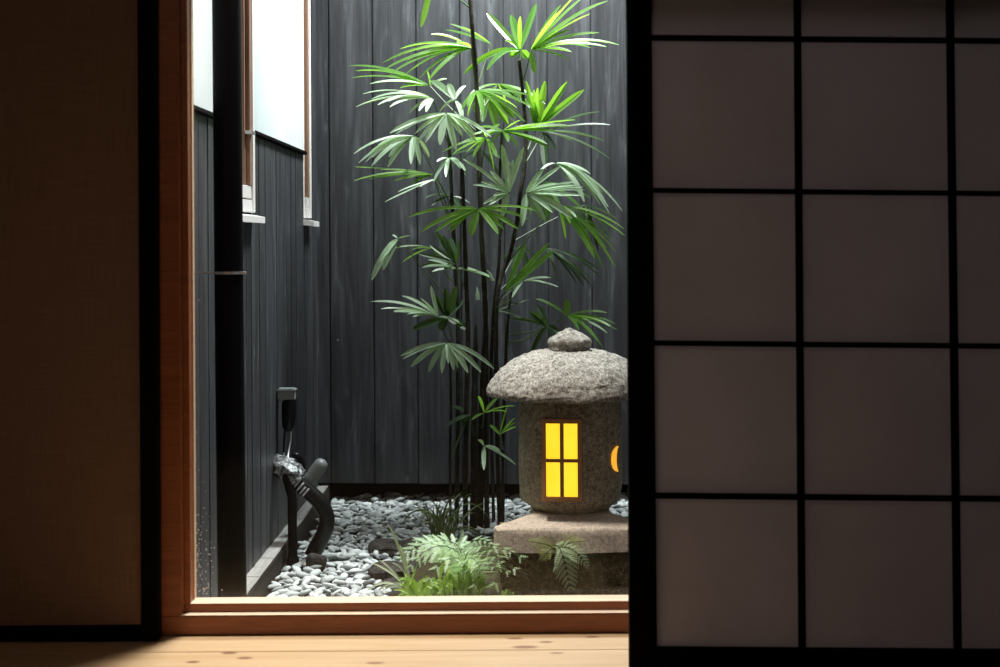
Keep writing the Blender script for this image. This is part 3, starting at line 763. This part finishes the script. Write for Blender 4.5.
U = Vector((0, -.45, .9)).normalized(); V_ = Vector((0, -.95, .3)).normalized()
frond((471, 48), 'a', [(431, 34.5), (400, 49), (383, 63), (384, 70), (391, 74), (404, 76), (420, 78), (429, 80), (457, 44, 9)], 'palm', -.05, 6, .16, U)
frond((491, 44), 'a', [(450, 24, 5), (446, 30, 5), (462, 27, 5)], 'palm', .10, 5, .05, U)
frond((520, 50), 'd', [(487, 13, 7.5, .0), (511, 15, 9, .0), (536, 4, 8, .0), (464, 74, 7, .25), (487, 70, 7, .25), (510, 57, 8, .2), (528, 58, 9, .0), (512, 56, 9, .1)], 'palm', .02, 7, .1, V_, drop=30)
frond((531, 50), 'd', [(561, 5, 8, .02), (575, -4, 7, .03), (584, -3, 6, .04), (608, 1, 6, .1), (590, 14, 6, .08), (571, 30, 5, .1), (599, 33, 7), (619, 45, 6, .18), (607, 47, 5, .15), (591, 48, 6, .15), (571, 52, 8, .1), (570, 60, 5, .1), (535, 73, 8, .0)], 'palm', -.08, 6, .1, U, drop=35)
frond((430, 86), 'a', [(349, 66, 5), (356, 71, 5), (352, 78, 3.5), (370, 84, 5), (427, 71, 6, .02), (447, 79, 5), (385, 76, 5), (400, 88, 5)], 'palm', .12, 5.5, .12, U, label='wide pale fan leaf')
frond((433, 99), 'b', [(356, 107), (363, 94, 4), (390, 107), (410, 113), (426, 112), (372, 99), (398, 92, 5), (378, 105)], 'palm_pale', -.14, 6, .16, U, drop=50)
frond((455, 100), 'b', [(431, 81, 9, .04), (466, 86, 8, .1), (440, 112, 8, .12), (462, 118, 7, .1), (448, 84, 7, .08)], 'palm_pale', -.10, 7, .08, U)
frond((446, 113), 'b', [(390, 133), (396, 134), (417, 144), (426, 142, 6), (440, 145, 7.5), (456, 150, 7.5), (476, 142), (491, 137), (467, 132, 5)], 'palm_pale', -.18, 6.5, .10, Vector((0, -.8, .6)), .06)
frond((477, 91), 'a', [(483, 114, 7, .15), (503, 114, 7, .15), (517, 108, 5, .15), (525, 122, 5, .18), (529, 106, 5, .12), (468, 116, 7, .12), (462, 110, 6, .15), (512, 96, 6, .12), (530, 96, 5, .1)], 'palm', -.16, 6, .16, U, label='upper fan leaf arching right')
frond((486, 92), 'd', [(483, 122, 9, .0), (497, 130, 9, .02), (508, 124, 8, .02), (515, 118, 8, .02), (474, 112, 8, .0)], 'palm', .12, 9, .02, V_)
frond((537, 128), 'd', [(526, 81, 6, .0), (545, 81, 8, .0), (567, 82, 7, .0), (584, 90, 7, .04), (530, 105, 7, .0), (575, 95, 5, .02)], 'palm', .10, 7, .02, V_, drop=30)
frond((503, 131), 'e', [(521, 120, 4), (575, 120, 6, .03), (571, 126, 8, .03), (558, 132, 7, .03), (547, 144, 6, .06), (551, 149, 6, .04), (518, 147, 5), (508, 142, 6), (489, 147, 5), (480, 127, 5), (470, 136, 5)], 'palm', -.10, 6, .08, U, drop=25)
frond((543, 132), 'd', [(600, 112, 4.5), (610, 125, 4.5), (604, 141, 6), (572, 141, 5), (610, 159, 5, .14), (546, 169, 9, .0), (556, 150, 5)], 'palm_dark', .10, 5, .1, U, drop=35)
frond((414, 136), 'b', [(354, 154, 5), (359, 163), (366, 162), (372, 166), (389, 157, 7), (388, 167, 7), (411, 164, 7), (420, 165, 6), (429, 157, 6), (378, 145, 4)], 'palm_pale', -.02, 6.5, .15, U, drop=70)
frond((433, 175), 'b', [(355, 167, 4.5, .02), (354, 181, 5, .1), (370, 179, 5), (395, 181, 5), (412, 177, 6), (413, 184, 6), (380, 170, 4, .05)], 'palm', -.05, 6, .08, U, drop=50, label='low yellow-green fan leaf pointing left')
frond((436, 179), 'b', [(398, 192, 4, .02), (385, 202, 3.5, .01), (420, 187, 5)], 'palm_pale', .08, 4, .02, U)
frond((449, 158), 'b', [(434, 182, 5), (446, 177, 5), (465, 171, 6), (437, 162, 4), (460, 164, 5), (466, 176, 4)], 'palm_pale', -.14, 5, .12, U, drop=35)
frond((486, 138), 'a', [(443, 152, 5), (453, 154, 5), (467, 152, 5), (473, 157, 5), (494, 170, 5), (480, 127, 5), (500, 124, 5), (461, 144, 5), (497, 157, 5)], 'palm', -.08, 5, .08, U)
frond((509, 193), 'e', [(502, 145, 8, .0), (524, 147, 7.5, .0), (483, 204, 4), (489, 205, 4), (502, 218, 7, .1), (463, 159, 5), (481, 182, 4), (490, 171, 5), (473, 185, 4), (513, 160, 5, .0)], 'palm_pale', -.12, 5.5, .06, Vector((0, -.85, .5)), .07)
frond((526, 193), 'd', [(543, 169, 6, .0), (560, 167, 6, .02), (577, 182, 4, .04), (583, 187, 4, .04), (567, 196, 5, .02), (582, 195.5, 5, .02), (522, 226, 8, .06), (545, 222, 8, .06), (572, 218, 8, .14), (585, 190, 4), (537, 181, 4), (558, 184, 5)], 'palm_pale', -.18, 6, .06, Vector((0, -.8, .6)), .07)
frond((556, 163), 'd', [(584, 202, 9, .22), (600, 205, 5, .25), (608, 207, 5, .28), (609, 213, 5, .25), (622, 211, 5, .25), (590, 174, 6, .1), (588, 190, 4), (598, 196, 5, .22), (540, 172, 5)], 'palm_pale', .0, 6, .22, U, drop=60, label='large striped fan leaf arching down on the right')
frond((558, 206), 'd', [(624, 229, 4.5), (625, 236, 4.5), (616, 252, 4.5), (615, 267, 4.5, .2), (603, 268, 7, .16), (594, 258, 8.5, .08), (606, 248, 5), (565, 239, 8, .03), (576, 218, 6), (590, 240, 6), (611, 241, 4)], 'palm', -.02, 5.5, .14, U, drop=60)
frond((478, 209), 'a', [(409, 217, 5), (421, 232, 5.5), (435, 232, 6), (451, 232, 5), (471, 236, 9, .02), (498, 234, 7, .06), (518, 229, 6), (531, 221, 5), (538, 211, 4), (457, 212, 6)], 'palm', -.16, 6, .12, Vector((0, -.75, .65)), .07, label='bright yellow-green fan leaf at mid height')
frond((398, 239), 'b', [(372, 280, 8, .16), (383, 270, 7, .1), (409, 236, 4, .02), (392, 235, 4, .02), (380, 262, 6, .12)], 'palm_pale', .06, 6, .12, U, drop=70)
frond((432, 248), 'b', [(393, 249, 4), (403, 262, 4), (412, 250, 4), (440, 260, 4)], 'palm', .08, 4, .1, U, drop=40)
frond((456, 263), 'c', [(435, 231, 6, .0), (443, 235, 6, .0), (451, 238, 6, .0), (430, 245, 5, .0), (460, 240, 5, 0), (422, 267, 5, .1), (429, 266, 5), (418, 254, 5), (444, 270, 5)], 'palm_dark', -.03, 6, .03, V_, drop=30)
frond((457, 269), 'c', [(422, 268, 6, .12), (428, 260, 5), (432, 272, 5), (480, 273, 6, .08), (493, 279, 7, .08)], 'palm_pale', -.08, 5, .08, U, drop=25)
frond((505, 292), 'd', [(526, 244, 6, .0), (554, 251, 6.5, .0), (549, 243, 6, .0), (519, 262, 5, 0)], 'palm', -.14, 6, .0, V_, drop=18, label='narrow yellow leaf with upright blades')
frond((546, 248), 'd', [(557, 280, 6, .08), (576, 283, 4.5), (590, 285, 4.5), (597, 287, 4), (603, 280, 4), (600, 271, 4), (584, 286, 4), (553, 262, 5), (566, 270, 5)], 'palm_dark', .08, 5, .16, U, drop=45)
frond((438, 317), 'b', [(370, 302, 4, .16), (376, 302, 4, .12), (381, 309, 4.5, .12), (394, 312, 4.5), (413, 317, 5), (421, 299, 7, .02), (431, 286, 5, .0), (465, 327, 6), (402, 296, 5, .1)], 'palm_pale', -.02, 5, .10, U, drop=40)
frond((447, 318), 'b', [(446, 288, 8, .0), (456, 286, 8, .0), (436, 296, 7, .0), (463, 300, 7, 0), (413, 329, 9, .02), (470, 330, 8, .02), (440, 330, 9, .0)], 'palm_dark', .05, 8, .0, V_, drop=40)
frond((447, 343), 'b', [(401, 356, 5), (403, 359, 4), (411, 367, 6), (429, 372, 7), (442, 373, 7), (454, 370, 6), (468, 373, 7), (481, 372, 6.5), (494, 369, 6)], 'palm_pale', -.12, 6.5, .14, Vector((0, -.8, .6)), .05, drop=30, label='lowest pale drooping fan leaf on the left')
frond((567, 316), 'h', [(566, 299, 9, .0), (607, 313, 5), (615, 324, 4.5), (617, 330, 4.5), (607, 333, 4.5), (598, 341, 4.5, .16), (603, 348, 4.5, .14), (579, 330, 4.5), (536, 299, 5.5, .1), (590, 322, 4)], 'palm', -.05, 5, .12, U, drop=20, label='low fan leaf behind the lantern knob')
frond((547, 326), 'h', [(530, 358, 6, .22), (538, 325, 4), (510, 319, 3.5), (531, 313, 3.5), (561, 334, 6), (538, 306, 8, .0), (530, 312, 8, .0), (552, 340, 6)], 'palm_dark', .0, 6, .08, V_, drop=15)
frond((523, 281), 'd', [(551, 278, 3.5), (558, 287, 3.5), (545, 283, 3.5), (512, 298, 4)], 'palm_pale', .08, 3.5, .08, U, drop=25)
frond((498, 311), 'e', [(530, 300, 3.5), (512, 299, 4), (515, 312, 4), (524, 320, 4)], 'palm_dark', .02, 4, .05, U, drop=20)
frond((484, 413), 'g', [(478, 396, 4), (498, 398, 4), (507, 412, 4.5), (472, 420, 4), (515, 406, 4)], 'palm', -.12, 4.5, .08, U, drop=20)
frond((500, 435), 'h', [(515, 423, 5), (516, 427, 5), (508, 405, 5, 0), (515, 418, 5), (490, 425, 4)], 'palm', -.14, 5, .04, U, drop=20)
frond((484, 446), 'g', [(500, 452, 6, .1), (483, 462, 4), (516, 465, 4.5, .08), (484, 470, 5, .04), (478, 440, 4)], 'palm_pale', -.13, 5, .08, U, drop=20)
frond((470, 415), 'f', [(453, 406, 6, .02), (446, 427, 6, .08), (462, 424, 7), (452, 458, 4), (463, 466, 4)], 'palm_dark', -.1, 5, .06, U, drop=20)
frond((432, -18), 'a', [(421, 27, 7, .0), (445, -2, 6), (405, -12, 6), (455, -25, 6), (410, -30, 6)], 'palm', -.1, 6, .03, V_, drop=25, label='leaf tip hanging at the top edge')
for hub, st_, tips, m_, dy_, w_ in (
    ((498, 84), 'a', [(470, 95), (520, 96), (532, 108), (540, 118), (486, 108), (508, 112), (545, 104)], 'palm', .14, 6),
    ((480, 150), 'a', [(450, 168), (462, 180), (478, 186), (500, 178), (512, 166), (444, 158)], 'palm_dark', .14, 5),
    ((545, 182), 'd', [(575, 202), (562, 214), (548, 222), (530, 214), (586, 214), (590, 198)], 'palm', .10, 6),
    ((585, 205), 'd', [(606, 226), (612, 240), (598, 250), (586, 248), (618, 220)], 'palm_dark', .10, 5),
    ((452, 196), 'b', [(432, 206), (446, 216), (426, 198), (462, 214), (470, 204)], 'palm_dark', .10, 5),
    ((520, 246), 'd', [(500, 262), (540, 262), (512, 270), (530, 272)], 'palm_dark', .12, 5)):
    frond(hub, st_, tips, m_, dy_, w_, .1, U, drop=35)
# pale torn leaf sheath on the canes
obj('leaf_sheath', MB().tube([P(478, 300, 4.68), P(477.5, 294, 4.68), P(477, 287, 4.69)], [.008, .0065, .001], 8).tube([P(493, 281, 4.7), P(490, 274, 4.7), P(487, 270, 4.7)], [.006, .005, .001], 8), M['palm_pale'], palm, label='pale torn leaf sheath')

# ------------------------------------------------------------------ grasses, herbs and ferns
def blade(mb, base, tip, wd, bend, n=9, nrm=(0, -.5, .85)):
    leaflet(mb, base, tip, wd, bend, Vector(nrm).normalized(), n, .2)
def tuft(name, label, base_px, Y, tips, m, w, bend, cat='grass', zoff=0.0, extra=0, ring=.02, ex_r=(30, 26)):
    b = P(base_px[0], base_px[1], Y); b.z = mound(b.x, b.y) - .003 if Y < 4.75 else G - .01
    b.z = max(b.z, G - .012)
    t = thing(name, b, label, cat)
    TL = [(u, v) for u, v in tips]
    for _ in range(extra):
        a = RL.uniform(-1.35, 1.35); k = RL.uniform(.55, 1.05)
        TL.append((base_px[0] + math.sin(a) * ex_r[0] * k, base_px[1] - math.cos(a) * ex_r[1] * k - 2))
    for u, v in TL:
        tY = Y + RL.uniform(-.06, .06)
        mb = MB(); r = Vector((RL.uniform(-ring, ring), RL.uniform(-ring, ring), 0))
        bk = bend * RL.uniform(.6, 1.3) * (1.9 if v > base_px[1] - 20 else 1)
        blade(mb, b + r, P(u, v, tY), w * Y / F * RL.uniform(.8, 1.2), bk, nrm=(RL.uniform(-.3, .3), -.6, .75))
        obj('blade', mb, M[m], t)
    return t
tuft('mondo_grass', 'dark green arching grass clump at the foot of the palm canes', (443, 534), 4.62,
     [(401, 525), (406, 517), (410, 507), (416, 505), (421, 512), (424, 503), (430, 500), (437, 502), (448, 503), (455, 497), (462, 492), (472, 494), (468, 523), (484, 503),
      (478, 532), (492, 522), (420, 527), (413, 532), (428, 520), (458, 510), (488, 545), (466, 508), (449, 517), (436, 510), (475, 513)], 'grass_dark', 1.9, .40, extra=26, ring=.035, ex_r=(26, 30))
tuft('sedge_grass', 'long pale grass blades arching over the dark edging rocks', (412, 588), 3.90,
     [(388, 523), (372, 563), (379, 560), (366, 592), (384, 590), (392, 563), (372, 598), (400, 545)], 'grass_pale', 3.0, .22, ring=.012)
hb = tuft('broadleaf_herb', 'light green strap-leaved herb just outside the window sill', (420, 600), 3.72,
     [(396, 598), (405, 596), (408, 582), (400, 588), (418, 565), (427, 575), (440, 598), (415, 598), (444, 560), (447, 575), (452, 585), (434, 585)], 'herb', 5, .3, cat='plant', extra=22, ring=.05, ex_r=(26, 30))
tuft('small_leafy_herb', 'small pale green leafy herb right of the strap-leaved herb', (462, 602), 3.72,
     [(456, 598), (464, 598), (478, 596), (449, 592), (470, 582), (483, 590), (440, 580), (452, 574)], 'herb', 4.5, .3, cat='plant', extra=34, ring=.06, ex_r=(36, 34))
tuft('creeping_herb', 'tiny yellow-green creeping herb at the foot of the stone pedestal', (508, 600), 3.58,
     [(500, 596), (506, 594), (514, 594), (520, 597), (495, 598), (503, 590), (530, 598)], 'herb', 5, .2, cat='plant', ring=.02, extra=5, ex_r=(18, 9))

PS = 1.3
def fern_frond(parent, pts, Ys, pl_, m='fern', npair=15, seedv=0, nrm=(0, -.55, .83), taper=1.0):
    """rachis through (u, v) points; pinnae with pinnules on both sides; pl_ = pinna length in px"""
    sp = spline([P(u, v, y_) for (u, v), y_ in zip(pts, Ys)], 8)
    # resample
    N = npair * 2; L = [0]
    for a, b in zip(sp[:-1], sp[1:]): L.append(L[-1] + (b - a).length)
    def at(s):
        d = s * L[-1]
        for i in range(len(L) - 1):
            if L[i + 1] >= d: return sp[i].lerp(sp[i + 1], (d - L[i]) / max(1e-6, L[i + 1] - L[i]))
        return sp[-1]
    mb = MB(); nr = Vector(nrm).normalized()
    for i in range(npair):
        s = .12 + .88 * i / npair
        p = at(s); tg = (at(min(1, s + .03)) - at(s - .03)).normalized(); sd = tg.cross(nr).normalized()
        n2 = sd.cross(tg).normalized()
        prof_ = min(1, .35 + (s - .1) * 3.2) * (1 - s) ** .75 * 1.35 + .06
        for sg in (-1, 1):
            ln_ = pl_ * PS * Ys[0] / F * prof_ * RL.uniform(.88, 1.1)
            dr = (sd * sg * .8 + tg * .62 - n2 * .10 + Vector((0, 0, -.14))).normalized()
            ax = dr.cross(n2).normalized()
            np_ = max(4, int(ln_ / .0045))
            for k in range(np_):
                f = (k + .5) / np_
                c0 = p + dr * ln_ * f - Vector((0, 0, .10 * ln_ * f * f))
                pw = max(.0016, .20 * ln_ * (1 - f) ** .8 * 1.0 + .001); 
                pw = min(pw, .34 * L[-1] * .88 / npair)
                th = ln_ / np_ * .34
                for s2 in (-1, 1):
                    e = c0 + ax * s2 * pw + dr * pw * .45
                    b0 = len(mb.v)
                    mb.v += [c0 - dr * th, c0 + dr * th, e + dr * th * .35, e - dr * th * .45]
                    mb.f.append((b0, b0 + 1, b0 + 2, b0 + 3))
            b0 = len(mb.v); t_ = ax * .0006
            mb.v += [p - t_, p + t_, p + dr * ln_ - Vector((0, 0, .10 * ln_))]; mb.f.append((b0, b0 + 1, b0 + 2))
    o = obj('frond', mb, M[m], parent, smooth=False)
    obj('frond_stalk', MB().tube(sp, [.0018 * (1 - .7 * i / len(sp)) for i in range(len(sp))], 5), M['petiole'], o)
    return o
fb = P(462, 590, 3.98); fb.z = mound(fb.x, fb.y)
f1 = thing('fern', fb, 'pale green fern with lacy fronds spreading beside the lantern slab', 'fern')
u0, v0 = 462, 590
for pts, Y2, pl_ in (
    ([(462, 592), (468, 560), (492, 549), (514, 553), (534, 566)], 3.55, 22),
    ([(464, 592), (474, 565), (496, 556), (500, 574), (485, 598)], 3.54, 24),
    ([(460, 592), (455, 556), (432, 544), (412, 549), (396, 562)], 3.95, 22),
    ([(460, 592), (462, 560), (445, 546), (424, 552), (405, 574)], 3.80, 22),
    ([(462, 592), (466, 556), (482, 545), (503, 548), (524, 560)], 3.56, 18),
    ([(462, 592), (458, 552), (447, 540), (432, 538), (410, 542)], 4.10, 17),
    ([(462, 592), (461, 553), (452, 542), (436, 541), (418, 546)], 4.02, 17),
    ([(462, 592), (464, 553), (470, 542), (484, 540), (494, 546)], 4.10, 14),
    ([(464, 592), (466, 570), (455, 558), (438, 566), (424, 590)], 3.68, 20),
    ([(464, 592), (472, 568), (488, 561), (508, 566), (529, 575)], 3.54, 19),
    ([(464, 592), (474, 570), (492, 566), (508, 572), (518, 575)], 3.53, 14),
    ([(462, 592), (464, 566), (472, 558), (480, 572), (468, 597)], 3.66, 20),
    ([(462, 592), (460, 560), (455, 549), (446, 552), (436, 566)], 3.86, 18)):
    Ys = [3.98, (3.98 + Y2) / 2, Y2, Y2 - .02, Y2 - .05]
    fern_frond(f1, pts, Ys, pl_, npair=12)
gb = P(556, 553, 3.585)
f2 = thing('drooping_fern', gb, 'single small yellowish fern drooping over the front of the lantern slab', 'fern')
fern_frond(f2, [(551, 546), (558, 546), (563, 556), (567, 573), (571.5, 592)], [3.58, 3.565, 3.55, 3.55, 3.55], 14, 'fern', 9, nrm=(0, -.9, .4))
fern_frond(f2, [(556, 549), (566, 547), (576, 552), (590, 568)], [3.58, 3.56, 3.55, 3.55], 9, 'fern', 10, nrm=(0, -.9, .4))
fern_frond(f2, [(560, 550), (552, 548), (546, 553), (540, 561)], [3.58, 3.56, 3.55, 3.55], 8, 'fern_yellow', 9, nrm=(0, -.9, .4))
fern_frond(f2, [(556, 552), (550, 546), (540, 543), (528, 541)], [3.58, 3.57, 3.56, 3.56], 9, 'fern_yellow', 10, nrm=(0, -.9, .4))
fern_frond(f2, [(556, 552), (563, 545), (574, 542), (586, 541)], [3.58, 3.57, 3.56, 3.56], 9, 'fern_yellow', 10, nrm=(0, -.9, .4))
